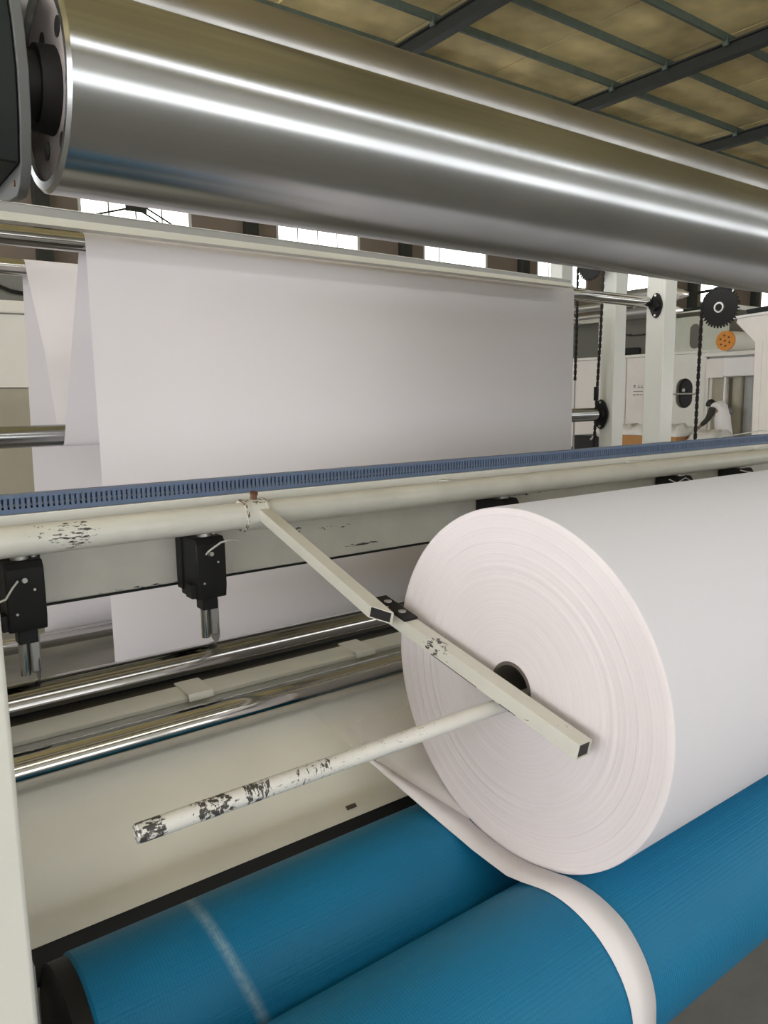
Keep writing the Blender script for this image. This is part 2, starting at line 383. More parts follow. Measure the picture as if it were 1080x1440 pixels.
struct(m.build('wall_left', 'ivory', smooth=0), 'pale end wall with tall windows outside the left of the picture')
for n, (a, b) in enumerate(sw):
    w = thing('window_%d' % (40 + n), 'x', 'x', (HX0 - .1, (a + b) / 2, SB)); del w['category']; struct(w, 'tall window in the end wall left of the machine')
    MB().box(HX0 - .16, HX0 - .14, a, b, SB, ST).build('pane', 'daylight_side', w, smooth=0)
    for k in range(1, 4):
        y = a + (b - a) * k / 4; MB().box(HX0 - .14, HX0 - .04, y - .03, y + .03, SB, ST).build('mullion', 'frame_white', w, smooth=0)
struct(MB().box(HX1, HX1 + .3, HY0, HY1, FLOOR, HZ + .4).build('wall_right', 'ivory', smooth=0), 'pale end wall of the hall')
# roof: sheets between purlins, rafters below, one translucent strip behind the viewer
SK0, SK1 = -9.9, -8.2
PUR = [10.19 + 1.555 * k for k in range(-15, 8)]; PUR = [p for p in PUR if HY0 < p < HY1]
RAF = [17.58 + 6.08 * k for k in range(-5, 6)]; RAF = [x for x in RAF if HX0 < x < HX1]
ZT = HZ + .16
m = MB().box(HX0, HX1, HY0 - .3, SK0, ZT + .06, ZT + .12).box(HX0, HX1, SK1, HY1 + .3, ZT + .06, ZT + .12)
ceil = struct(m.build('ceiling', 'roof_sheet', smooth=0), 'stained tan sheet roof seen from below')
MB().box(HX0, HX1, SK0, SK1, ZT + .06, ZT + .08).build('skylight_sheet', 'daylight_roof', ceil, smooth=0)
seams = [x + 3.0 * s for x in RAF for s in (-1, 0)]
seams = sorted(set(round(x, 2) for x in seams))
pan = None
for i in range(len(seams) - 1):
    for j in range(len(PUR) - 1):
        x0, x1, y0, y1 = seams[i], seams[i + 1], PUR[j], PUR[j + 1]
        if x0 > 7 and x1 < 30 and y0 > 7 and y1 < 16.5:
            MB().box(x0 + .02, x1 - .02, y0 + .005, y1 - .005, ZT + random.uniform(-.004, .004), ZT + .06).build('roof_panel', 'roof_sheet', ceil, smooth=0)
for p in PUR:
    MB().ext([(p - .035, HZ), (p + .035, HZ), (p + .035, HZ + .03), (p - .015, HZ + .03), (p - .015, ZT - .02), (p + .035, ZT - .02), (p + .035, ZT), (p - .035, ZT)], HX0, HX1).build('purlin', 'roof_green', ceil, smooth=0)
for x in RAF:
    r = MB()
    for (a, b, c, d) in ((-.12, .12, 7.56, 7.60), (-.03, .03, 7.60, 7.86), (-.12, .12, 7.86, 7.90)): r.box(x + a, x + b, HY0, HY1, c, d)
    r.build('rafter', 'rafter', ceil, smooth=0)
    for p in PUR:
        if 7 < p < 16 and 8 < x < 27: MB().box(x - .16, x - .10, p - .06, p + .06, 7.80, 8.0).build('cleat', 'roof_green', ceil, smooth=0)
# wind bracing in front of the first window
bt = thing('wind_bracing', 'dark steel bracing with a gusset plate crossing the leftmost window', 'bracing', (7.9, HY1 - .6, 4.0))
MB().box(7.55, 8.15, HY1 - .5, HY1 - .46, 5.30, 5.50).build('gusset', 'rafter', bt, smooth=0)
for (xa, za, xb, zb) in ((7.6, 5.36, 5.6, 4.75), (8.0, 5.33, 10.0, 4.35), (8.12, 5.45, 10.2, 4.43)):
    MB().cyl((xa, HY1 - .48, za), (xb, HY1 - .48, zb), .028, seg=8).build('brace_rod', 'rafter', bt)
MB().box(7.75, 7.95, HY1 - .5, HY1, 5.5, 5.6).build('bracket', 'rafter', bt, smooth=0)

# ================================================================== THE REWINDER
ML, MR = .15, 4.72      # inner faces of the side frames
# ---- left side frame with the pale post at the frame edge
fr = thing('side_frame', 'pale cream post at the left edge in front of the blue drums', 'machine frame', (.1, 1.2, FLOOR))
MB().box(.02, .151, .95, 1.03, FLOOR, -.05).build('post', 'cream', fr, bevel=.006)
MB().box(.07, .13, 1.03, 2.30, FLOOR, -.30).build('side_plate', 'cream', fr, bevel=.004)
MB().box(.151, .158, .985, 1.02, FLOOR, -.72).build('edge_strip', 'grey_steel', fr)
fr2 = thing('side_frame', 'cream side plate at the far right end of the blue drums', 'machine frame', (4.75, 1.5, FLOOR))
MB().box(MR, MR + .06, .70, 2.30, FLOOR, -.30).build('side_plate', 'cream', fr2, bevel=.004)

# ---- blue rubber-covered winding drums
DR = .1546
def drum(y, z, mat, label):
    t = thing('winding_drum', label, 'drum', (2.4, y, FLOOR))
    MB().lathe([(.235, .0), (.235, DR - .006), (.241, DR), (4.60, DR), (4.606, DR - .006), (4.606, 0)], y, z, 128).build('drum_cover', mat, t)
    for s, (a, b) in (('l', (.205, .236)), ('r', (4.604, 4.63))):
        MB().lathe([(a, 0), (a, DR - .012), (a + .004, DR - .004), (b, DR - .004), (b, 0)], y, z, 96).build('end_disc', 'black', t)
    MB().cyl((.10, y, z), (.21, y, z), .045).build('journal', 'grey_steel', t)
    MB().cyl((4.62, y, z), (4.75, y, z), .045).build('journal', 'grey_steel', t)
    return t
drum(.79, -1.007, 'drum_blue', 'front blue dimpled rubber drum, nearest the viewer, with white strip over it')
drum(1.12, -1.007, 'drum_blue_ring', 'rear blue dimpled rubber drum with a chalky ring, next to the cream apron')
bf = thing('drum_cradle', 'dark steel bed under the two blue drums', 'machine bed', (2.4, .95, FLOOR))
MB().box(.13, MR, .86, 1.05, FLOOR, -1.20).build('bed', 'rafter', bf)

# ---- the finished paper roll
RY, RZ, RR = .954, -.541, .341
roll = thing('paper_roll', 'large white paper roll resting on the two blue drums', 'paper roll', (2.4, RY, RZ - RR))
prof = [(1.05, .0492)]
r = .0495
off = 0
while r < RR - .006:
    off = off * .6 + random.uniform(-.0003, .0003)
    big = .0018 * max(0, math.sin((r - .20) * 260)) * (1 if .20 < r < .325 else .15) * random.uniform(.2, 1)
    prof.append((1.0 + off - big * .6, r)); r += .0026
prof += [(1.001, RR - .004), (1.003, RR - .0012)]
MB().lathe([(1.003, RR - .0012), (1.006, RR), (3.86, RR), (3.864, RR - .004)], RY, RZ, 192).build('outer_wrap', 'roll_side', roll)
MB().lathe(prof, RY, RZ, 160).build('roll_face', 'roll_end', roll, smooth=60)
MB().lathe([(3.864, RR - .004), (3.862, .0492)], RY, RZ, 96).build('roll_face', 'roll_end', roll)
MB().lathe([(.999, .0432), (.999, .0494), (3.866, .0494), (3.866, .0432)], RY, RZ, 64, close=True).build('core', 'shaded_hollow', roll)  # core coloured dark, its inner shade is in the material

# ---- web running in from the rear to the nip, and the trim strip hanging over the front drum
C2Y, C2Z, C2R = 1.56, -.714, .036
web = []
for (y, z) in [(1.600, -.86), (1.5975, -.78)]: web.append((y, z, .826, 3.86))
for (y, z) in arc(C2Y, C2Z, C2R + .0015, 5, 108, 10): web.append((y, z, .828, 3.86))
P0 = web[-1]
for i in range(1, 13):
    t = i / 12; y = P0[0] + (1.068 - P0[0]) * t; z = P0[1] + (-.8600 - P0[1]) * t
    xl = .828 + .112 * t ** .85
    web.append((y, z - .004 * math.sin(math.pi * t), xl, 3.86))
tag(MB().strip(web).build('paper_web', 'tissue', solid=0), 'thin white paper web slanting from the chrome roller down to the roll', 'paper web')
st = [(web[k][0], web[k][1] + .0012, web[k][2], web[k][2] + .058 * (k - len(web) + 8) / 7) for k in range(len(web) - 8, len(web) - 1)] + [(1.068, -.8590, .940, .998), (1.04, -.8655, .943, .998), (1.0, -.872, .944, .998), (.95, -.8745, .943, .998), (.90, -.8715, .937, .998), (.86, -.8625, .936, .997)]
for i, (y, z) in enumerate(arc(.79, -1.007, DR + .0022, 76, 178, 20)):
    t = i / 20; st.append((y, z, .937 + .014 * t, .996 + .016 * min(1, t * 2)))
y, z = st[-1][0], st[-1][1]
for i in range(1, 9): st.append((y - .004 * i / 8, z - .04 * i, .951 + .020 * i / 8, 1.012 + .010 * i / 8))
tag(MB().strip(st).build('trim_strip', 'paper', solid=.0012), 'narrow white paper trim strip draped over the front blue drum', 'paper strip')

# ---- cream apron behind the rear drum
ap = thing('apron', 'cream sheet metal apron sloping down behind the rear blue drum', 'apron', (2.4, 1.4, -.95))
prof = [(1.586, -.766), (1.56, -.775), (1.50, -.802), (1.42, -.846), (1.302, -.918)]
MB().ext(prof + [(a + .004, b - .006) for a, b in prof[::-1]], .13, MR).build('sheet', 'apron_paint', ap, smooth=30)
lab(MB().ext([(1.302, -.9185), (1.299, -.9255), (1.262, -.953), (1.262, -.962), (1.306, -.932)], .13, MR).build('black_edge', 'black_matt', ap), 'black edge strip')  # plain black strip along the apron's lower edge
sl = Vector((0, -.118, -.072)).normalized(); nn = Vector((0, -.072, .118)).normalized()
q = Vector((.865, 1.318, -.9065)); pts = []
for (a, b) in ((0, 0), (.026, 0), (.026, .010), (0, .010)):
    p = q + Vector((a, 0, 0)) - sl * b + nn * .0006; pts.append(p)
MB().add(pts + [p + nn * .0008 for p in pts], [(0, 1, 2, 3), (4, 5, 6, 7), (0, 1, 5, 4), (1, 2, 6, 5), (2, 3, 7, 6), (3, 0, 4, 7)]).build('slot', 'shaded_hollow', ap, smooth=0)

# ---- chrome rollers in front of the slitter
def roller(y, z, r, x0, x1, mat, label, name='guide_roller', seg=96, jr=None):
    t = thing(name, label, 'roller', ((x0 + x1) / 2, y, z - r))
    MB().lathe([(x0, 0), (x0, r - .004), (x0 + .004, r), (x1 - .004, r), (x1, r - .004), (x1, 0)], y, z, seg).build('shell', mat, t)
    jr = jr or r * .45
    MB().cyl((x0 - .06, y, z), (x0, y, z), jr).build('journal', 'grey_steel', t)
    MB().cyl((x1, y, z), (x1 + .06, y, z), jr).build('journal', 'grey_steel', t)
    return t
roller(1.80, -.668, .0475, .20, 4.66, 'chrome_anvil', 'polished dark chrome anvil roller under the black slitter units')
roller(C2Y, C2Z, C2R, .20, 4.66, 'chrome', 'polished chrome guide roller just above the cream apron')
rl = thing('guide_rail', 'cream rail between the two chrome rollers with two clips on it', 'rail', (2.4, 1.66, -.72))
MB().ext([(1.70, -.676), (1.645, -.676), (1.632, -.684), (1.632, -.694), (1.640, -.697), (1.640, -.716), (1.70, -.716)], .13, MR).build('bar', 'cream_dull', rl, bevel=.001)
for x in (.632, 1.105, 2.5, 3.4):
    MB().ext([(1.712, -.671), (1.622, -.673), (1.618, -.690), (1.622, -.690), (1.626, -.6765), (1.712, -.6755)], x, x + .062).build('clip', 'cream', rl, bevel=.001)

# ---- cross beam, cable trunking and support pipe
bm_ = thing('cross_beam', 'cream steel cross beam with chipped paint behind the white pipe', 'beam', (2.4, 1.95, -.47))
MB().box(.13, MR, 1.88, 2.02, -.468, -.246).build('beam_body', 'beam_paint', bm_, bevel=.004)
MB().box(.13, MR, 1.876, 1.90, -.4725, -.4685).build('bottom_edge', 'dark_green', bm_)
MB().box(.13, MR, 1.856, 1.879, -.285, -.2468).build('ledge', 'ledge_cream', bm_, bevel=.002)
du = thing('cable_trunking', 'blue slotted cable trunking running along the cream beam', 'cable trunking', (2.4, 1.88, -.246))
DX0, DX1 = .14, 5.2
m = MB().box(DX0, DX1, 1.862, 1.865, -.2455, -.2345).box(DX0, DX1, 1.862, 1.865, -.2095, -.2045)
x = DX0
while x < DX1 - .012:
    m.box(x, x + .0074, 1.862, 1.865, -.2345, -.2095); x += .0121
m.build('slotted_side', 'duct_blue', du, smooth=0)
m = MB().box(DX0, DX1, 1.895, 1.898, -.2455, -.2045).box(DX0, DX1, 1.865, 1.895, -.2455, -.2435)
m.build('channel', 'duct_blue', du, smooth=0)
MB().ext([(1.8595, -.210), (1.8595, -.2025), (1.9005, -.2025), (1.9005, -.210), (1.8985, -.210), (1.8985, -.2042), (1.8615, -.2042), (1.8615, -.210)], DX0, DX1).build('lid', 'duct_blue', du, smooth=0)
for k, (yy, zz) in enumerate(((1.872, -.229), (1.880, -.236), (1.886, -.226))):
    MB().sweep([(DX0 + i * .4, yy + .003 * math.sin(i * 1.7 + k), zz + .004 * math.sin(i * 2.3 + k * 2)) for i in range(13)], .0035, 6).build('cable', ('wire', 'black', 'duct_blue')[k], du)
PY, PZ, PR = 1.76, -.291, .0342
pp = thing('support_pipe', 'thick cream painted pipe with chipped paint below the blue trunking', 'pipe', (2.4, PY, PZ - PR))
MB().cyl((.10, PY, PZ), (MR + .1, PY, PZ), PR, seg=64).build('tube', 'pipe_paint', pp)
for x in (.16, 1.6, 2.6, 3.6, 4.6): MB().box(x, x + .03, PY, 1.879, PZ - .015, PZ + .03).build('bracket', 'cream', pp)

# ---- black slitter units hanging from the beam on to the anvil roller
def slitter(x, label, w=.092, hose=None):
    t = thing('slitter_unit', label, 'slitter', (x, 1.79, -.62), 'slitter units along the beam')
    y0, y1 = 1.752, 1.86
    b = MB().ext([(y0, -.352), (y0, -.462), (y0 + .006, -.492), (y1, -.492), (y1, -.336), (y0 + .012, -.336)], x, x + w * .86)
    b.build('housing', 'black', t, bevel=.003)
    MB().box(x - .004, x + w, 1.84, 1.876, -.478, -.318).build('mounting_plate', 'black', t, bevel=.002)
    MB().box(x - .012, x + .006, y0 + .01, y0 + .05, -.488, -.452).build('side_lug', 'black', t, bevel=.002)
    MB().cyl((x + w * .42, 1.79, -.345), (x + w * .42, 1.79, -.318), .019).build('air_cylinder', 'bolt', t)
    MB().cyl((x + w * .75, 1.80, -.345), (x + w * .75, 1.80, -.318), .008).build('tie_rod', 'bolt', t)
    MB().box(x + w * .22, x + w * .66, 1.772, 1.815, -.525, -.49).build('rod_guide', 'black', t, bevel=.002)
    MB().cyl((x + w * .34, 1.79, -.49), (x + w * .34, 1.79, -.60), .011).build('shaft', 'chrome', t)
    MB().box(x + w * .46, x + w * .70, 1.775, 1.815, -.595, -.50).build('knife_arm', 'grey_steel', t, bevel=.004)
    k = MB().lathe([(x + w * .62, 0), (x + w * .62, .030), (x + w * .64, .0352), (x + w * .66, .030), (x + w * .66, 0)], 1.80, -.585, 48)
    k.build('blade', 'grey_steel', t)
    for (a, z) in ((.62, -.40), (.2, -.45)): MB().cyl((x + w * a, y0 + .002, z), (x + w * a, y0 - .002, z), .0028, seg=12).build('screw', 'bolt', t)
    MB().cyl((x + w * .40, y0, -.378), (x + w * .40, y0 - .012, -.375), .0055, seg=16).build('hose_fitting', 'grey_steel', t)
    if hose: MB().sweep(hose, .0024, 8).build('hose', 'wire', t)
    return t
slitter(.292, 'black slitter unit at the far left beside the cream post', hose=[(.314, 1.737, -.374), (.30, 1.725, -.385), (.285, 1.72, -.405), (.24, 1.72, -.42), (.19, 1.73, -.425), (.14, 1.74, -.42)])
slitter(.722, 'black slitter unit hanging left of the arm collar, in mid gap', hose=[(.742, 1.737, -.374), (.745, 1.728, -.365), (.775, 1.72, -.345), (.80, 1.72, -.342), (.825, 1.73, -.35)])
slitter(1.79, 'black slitter unit peeking out just above the paper roll top edge')
slitter(2.83, 'black slitter unit below the pipe, second from the right', hose=[(2.867, 1.737, -.374), (2.85, 1.73, -.35), (2.80, 1.72, -.335), (2.74, 1.72, -.352), (2.70, 1.73, -.335)])
slitter(3.32, 'black slitter unit below the pipe, rightmost of all', hose=[(3.357, 1.737, -.374), (3.33, 1.73, -.35), (3.28, 1.72, -.345), (3.24, 1.73, -.335)])

# ---- cream square-tube arm with the shaft that holds the roll
arm = thing('roll_support_arm', 'cream jointed square-tube arm with chipped paint across the roll face', 'support arm', (.95, .952, -.60))
c = MB().lathe([(.858, PR), (.858, .0405), (.912, .0405), (.912, PR)], PY, PZ, 64, close=True).build('clamp_collar', 'collar_paint', arm)
for x in (.852, .908): MB().lathe([(x, PR), (x, .0425), (x + .007, .0425), (x + .007, PR)], PY, PZ, 64, close=True).build('collar_ring', 'collar_paint', arm)
lab(MB().cyl((.887, PY, PZ + .034), (.887, PY - .006, PZ + .053), .009, seg=6).cyl((.887, PY - .006, PZ + .053), (.887, PY - .008, PZ + .058), .0105, seg=16).build('clamp_screw', 'rust', arm), 'rusty clamp screw')
def tube_box(x0, x1, a, b, h, cut, name):
    """square tube whose top edge runs from a=(y,z) to the front end b, with a dark hollow end"""
    ux, uz = b[0] - a[0], b[1] - a[1]; L = math.hypot(ux, uz); ux /= L; uz /= L
    n = (uz, -ux) if -ux < 0 else (-uz, ux)
    def ring(p, dx, i, back=0.):
        r = []
        for (x, k) in ((x0 + i, i), (x1 - i, i), (x1 - i, h - i), (x0 + i, h - i)):
            q = (x - x0) / (x1 - x0) * dx + back
            r.append((x, p[0] + n[0] * k + ux * q, p[1] + n[1] * k + uz * q))
        return r
    t = .0022
    v = ring(a, 0, 0) + ring(b, cut, 0) + ring(b, cut, t) + ring(b, cut, t, -.012)
    f = [(0, 1, 2, 3), (12, 13, 14, 15)]
    for i in range(4):
        j = (i + 1) % 4
        f += [(i, j, 4 + j, 4 + i), (4 + i, 4 + j, 8 + j, 8 + i), (8 + i, 8 + j, 12 + j, 12 + i)]
    o = MB().add(v, f).build(name, 'arm_paint', arm, bevel=.0006, smooth=0)
    p = MB().add(ring(b, cut, t * .7, -.0025) + ring(b, cut, t * .7, -.010), [(0, 1, 2, 3), (4, 5, 6, 7)] + [(i, (i + 1) % 4, 4 + (i + 1) % 4, 4 + i) for i in range(4)])  # dark fill painted in for the shade inside the open tube
    lab(p.build('hollow_fill', 'dark_hole', o, smooth=0), 'dark hollow tube end')
    return o
tube_box(.886, .918, (1.735, -.270), (1.246, -.4245), .028, .042, 'upper_tube')
tube_box(.940, .972, (1.300, -.4350), (.744, -.5595), .030, 0, 'lower_tube')
def on_lower(y, dz): return -.5595 + (y - .744) * .2239 + dz
for (ya, yb) in ((.985, 1.115), (.885, .925)):
    e = [(x, y, on_lower(y, -.0302 + d)) for x in (.9396, .9402) for y in (ya, yb) for d in (0, .0014)]
    MB().add(e, [(0, 1, 3, 2), (4, 6, 7, 5), (0, 4, 5, 1), (2, 3, 7, 6), (0, 2, 6, 4), (1, 5, 7, 3)]).build('bare_edge', 'dark_hole', arm, smooth=0)
pl = MB().add([(.936, 1.195, on_lower(1.195, .0005)), (.972, 1.195, on_lower(1.195, .0005)), (.972, 1.305, on_lower(1.305, .0005)), (.936, 1.305, on_lower(1.305, .0005)),
               (.936, 1.195, on_lower(1.195, .006)), (.972, 1.195, on_lower(1.195, .006)), (.972, 1.305, on_lower(1.305, .006)), (.936, 1.305, on_lower(1.305, .006))],
              [(0, 1, 2, 3), (4, 5, 6, 7), (0, 1, 5, 4), (1, 2, 6, 5), (2, 3, 7, 6), (3, 0, 4, 7)]).build('joint_plate', 'black', arm, bevel=.001)
for y in (1.225, 1.275): MB().cyl((.954, y, on_lower(y, .006)), (.954, y, on_lower(y, .009)), .0085, seg=24).build('screw_head', 'bolt', pl)
MB().box(.917, .941, 1.255, 1.305, -.462, -.438).build('joint_block', 'arm_paint', arm)
rd = MB().lathe([(.2872, 0), (.2872, .0118), (.289, .0138), (1.30, .0138), (1.30, 0)], .952, -.568, 48).build('roll_shaft', 'rod_paint', arm)

# ---- steel press roller lifted above, its hanger, and the second roller behind it
SY, SZ, SR = .952, .3474, .1086
sr = thing('press_roller', 'large brushed steel roller crossing the upper picture in front', 'roller', (2.4, SY, SZ - SR))
MB().lathe([(.246, SR - .014), (.241, SR - .013), (.2405, SR - .004), (.2445, SR), (4.55, SR), (4.55, 0)], SY, SZ, 192).build('shell', 'ground_steel', sr, smooth=25)
ed = MB().lathe([(.252, .02), (.252, SR - .030), (.247, SR - .022), (.246, SR - .012)], SY, SZ, 128).build('end_disc', 'cast', sr)
for k in range(6):
    a = math.radians(k * 60 + 246); yy, zz = SY + .066 * math.cos(a), SZ + .066 * math.sin(a)
    MB().lathe([(.2512, 0), (.2512, .0105), (.2522, .0105), (.2522, 0)], yy, zz, 24).build('bolt_hole', 'dark_hole', ed)
MB().cyl((.20, SY, SZ), (.252, SY, SZ), .036, seg=48).build('bearing', 'black', sr)
MB().lathe([(.232, .036), (.232, .044), (.252, .046), (.252, .036)], SY, SZ, 64, close=True).build('hub', 'black', sr)
hg = thing('roller_hanger', 'grey steel hanger plate with black block at the roller\'s left end', 'hanger', (.20, .98, .20))
edge = [(.99, .232), (.952, .229), (.934, .236), (.919, .256), (.906, .30), (.900, .345), (.905, .39), (.918, .44), (.930, .52), (.935, .70), (.935, 1.3), (1.10, 1.3), (1.10, .26), (1.03, .24)]
MB().ext(edge, .2055, .2165).build('side_plate', 'plate_grey', hg, bevel=.001)
MB().ext([(.922, .256), (.909, .30), (.903, .345), (.908, .39), (.921, .44), (.933, .52), (.938, 1.3), (1.10, 1.3), (1.10, .256)], .165, .205).build('black_block', 'dark_green', hg, bevel=.002)
MB().cyl((.2055, .955, .243), (.204, .955, .243), .0035, seg=20).build('pin_hole', 'rust', hg)
MB().cyl((.165, 1.03, .29), (.150, 1.03, .29), .018, seg=24).build('pin', 'brass' if 'brass' in MATS else 'grey_steel', hg)
roller(1.24, .558, .096, .22, 4.6, 'dull_steel', 'second dull mottled steel roller lying just behind the large front one', seg=160)

# ================================================================== REAR STAND WITH THE HANGING WEB
AY, AZ, AR = 3.21, .627, .037
CY, CZ, CR = 3.76, -.146, .050
BY, BZ, BR = 4.24, .677, .040
EY, EZ, ER = 4.40, -1.30, .045
roller(AY, AZ, AR, .30, 4.66, 'chrome', 'chrome top roller that the big white sheet hangs from')
roller(CY, CZ, CR, .30, 4.83, 'ground_steel', 'grey lower idler roller behind the hanging white sheet')
roller(BY, BZ, BR, .30, 4.83, 'chrome', 'chrome upper idler roller furthest back at the left edge')
roller(EY, EZ, ER, .30, 4.83, 'chrome', 'chrome roller near the floor seen low at left behind slitter')
w = [(4.455, EZ + .02)]
w += [(4.45, -1.0), (4.40, -.3), (4.33, .3)]
w += arc(BY, BZ, BR + .0015, -8, 192, 14)
w += [(3.95, .25)]
w += arc(CY, CZ, CR + .0015, 10, -160, 12)
w += [(3.50, .20)]
w += arc(AY, AZ, AR + .0015, 30, 180, 12)
w += [(3.171, .3), (3.171, 0), (3.171, -.4), (3.17, -.9), (3.17, -1.33)]
rows = [(y, z, .921, 3.85) for y, z in w]
tag(MB().strip(rows).build('hanging_web', 'paper', solid=.0008, smooth=60), 'large white sheet hanging from the rear rollers behind blue trunking', 'paper web')
tb = thing('top_bar', 'long cream angle bar above the hanging white sheet', 'bar', (2.0, 3.07, .645))
BA, BB = .05, 3.70
MB().wedge([(3.075, .7215), (3.10, .7215), (3.10, .675), (3.075, .675)], BA, [(3.075, .681), (3.10, .681), (3.10, .655), (3.075, .655)], BB).build('upper_leg', 'grey_paint', tb)
MB().wedge([(3.070, .7235), (3.10, .7235), (3.10, .7205), (3.070, .7205)], BA, [(3.070, .683), (3.10, .683), (3.10, .680), (3.070, .680)], BB).build('top_edge', 'cream', tb)
MB().wedge([(3.046, .648), (3.068, .684), (3.10, .684), (3.10, .648)], BA, [(3.046, .638), (3.068, .662), (3.10, .662), (3.10, .638)], BB).build('lower_leg', 'cream', tb)
# right-hand stand
rs = thing('rear_stand', 'pale green-white steel columns carrying the rear rollers at right', 'machine stand', (4.85, 3.4, FLOOR))
MB().box(4.72, 4.85, 3.135, 3.252, FLOOR, 1.25).box(4.715, 4.85, 3.105, 3.135, FLOOR, 1.25).build('column', 'frame_white', rs, bevel=.003)
MB().box(4.92, 5.05, 3.685, 3.78, FLOOR, 1.25).box(4.915, 5.05, 3.655, 3.685, FLOOR, 1.25).build('column', 'frame_white', rs, bevel=.003)
MB().box(4.72, 5.05, 2.58, 4.4, 1.15, 1.25).build('top_rail', 'frame_white', rs)
MB().box(4.92, 5.05, 4.18, 4.30, FLOOR, 1.25).build('column', 'frame_white', rs)
ls = thing('rear_stand', 'cream steel columns carrying the rear rollers outside the left edge', 'machine stand', (.2, 3.5, FLOOR))
for yy in (3.05, 3.7, 4.18): MB().box(.12, .24, yy, yy + .12, FLOOR, 1.2).build('column', 'cream', ls)
def bearing(x, y, z, r, label):
    t = thing('flange_bearing', label, 'bearing', (x, y, z - r))
    pts = []
    for i in range(24):
        a = 2 * math.pi * i / 24; rr = r * (1 + .35 * abs(math.sin(a)) ** 6); pts.append((y + rr * math.cos(a) * .78, z + rr * math.sin(a)))
    MB().ext(pts, x - .016, x).build('flange', 'black', t, bevel=.002)
    MB().cyl((x - .05, y, z), (x - .016, y, z), r * .55, seg=32).build('bearing_hub', 'black', t)
    for s in (-1, 1): MB().cyl((x - .024, y, z + s * r * 1.08), (x - .016, y, z + s * r * 1.08), r * .12, seg=12).build('nut', 'bolt', t)
    return t
bearing(4.718, 3.17, .603, .062, 'black flange bearing at the right end of the chrome top roller')
bearing(4.90, 3.745, -.146, .085, 'black diamond flange bearing at the right end of the grey idler')
def sprocket(x, y, z, r, teeth, label):
    t = thing('sprocket', label, 'sprocket', (x, y, z - r))
    pts = []
    for i in range(teeth):
        for (o, k) in ((0, .87), (.2, .88), (.40, 1.0), (.60, 1.0), (.8, .88)):
            a = 2 * math.pi * (i + o) / teeth; pts.append((y + r * k * math.cos(a), z + r * k * math.sin(a)))
    MB().ext(pts, x, x + .012).build('toothed_disc', 'black', t, smooth=0)
    lab(MB().lathe([(x - .012, r * .175), (x - .012, r * .255), (x, r * .265), (x, r * .175)], y, z, 48, close=True).build('hub_ring', 'bolt', t), 'light steel hub ring')
    MB().cyl((x - .008, y, z), (x + .06, y, z), r * .17, seg=24).build('axle', 'dark_green', t)
    return t
def chain(x, path, label, w=.016):
    """roller chain: alternating link plates along a (y, z) path"""
    m = MB(); P = [Vector((a, b)) for a, b in path]; k = 0
    for i in range(len(P) - 1):
        d = P[i + 1] - P[i]; L = d.length; n = max(1, round(L / .024)); u = d / L; nrm = Vector((-u.y, u.x))
        for j in range(n):
            c = P[i] + d * ((j + .5) / n); h = L / n * .56; wd = .0105 if k % 2 else .0085; ww = w if k % 2 else w * .66
            q = [c + u * h * a + nrm * wd * b for a, b in ((-1, -.6), (-.6, -1), (0, -.55), (.6, -1), (1, -.6), (1, .6), (.6, 1), (0, .55), (-.6, 1), (-1, .6))]
            m.ext([(p.x, p.y) for p in q], x - ww / 2, x + ww / 2); k += 1
    return tag(m.build('drive_chain', 'black', smooth=0), label, 'chain')
sprocket(4.60, 2.645, .531, .127, 36, 'large black toothed sprocket with light hub ring at right')
MB().box(4.63, 4.66, 2.60, 2.69, .48, 1.20).build('sprocket_hanger', 'frame_white', rs)
chain(4.606, arc(2.645, .531, .122, 120, 0, 8) + [(2.772, .1), (2.776, -.60), (2.776, -1.25)], 'black roller chain dropping from the large sprocket')
sprocket(4.82, 3.825, .985, .125, 36, 'black sprocket half hidden under the steel roller above two chains')
MB().box(4.86, 4.93, 3.79, 3.86, .95, 1.20).build('sprocket_hanger', 'frame_white', rs)
chain(4.826, [(3.945, .985), (3.945, .5), (3.95, .12)], 'black roller chain hanging beside the white sheet\'s right edge')
chain(4.826, [(3.705, .985), (3.715, .5), (3.735, .05), (3.752, -.40), (3.76, -1.25)], 'black roller chain running down past the diamond bearing')
MB().box(4.812, 4.834, 3.725, 3.757, -.04, .065).build('chain_tensioner', 'dark_green', rs, bevel=.003)
tag(MB().cyl((4.826, 3.95, .12), (4.826, 3.95, -.9), .006, seg=10).build('lift_rod', 'grey_steel'), 'thin steel rod below the left chain', 'rod')

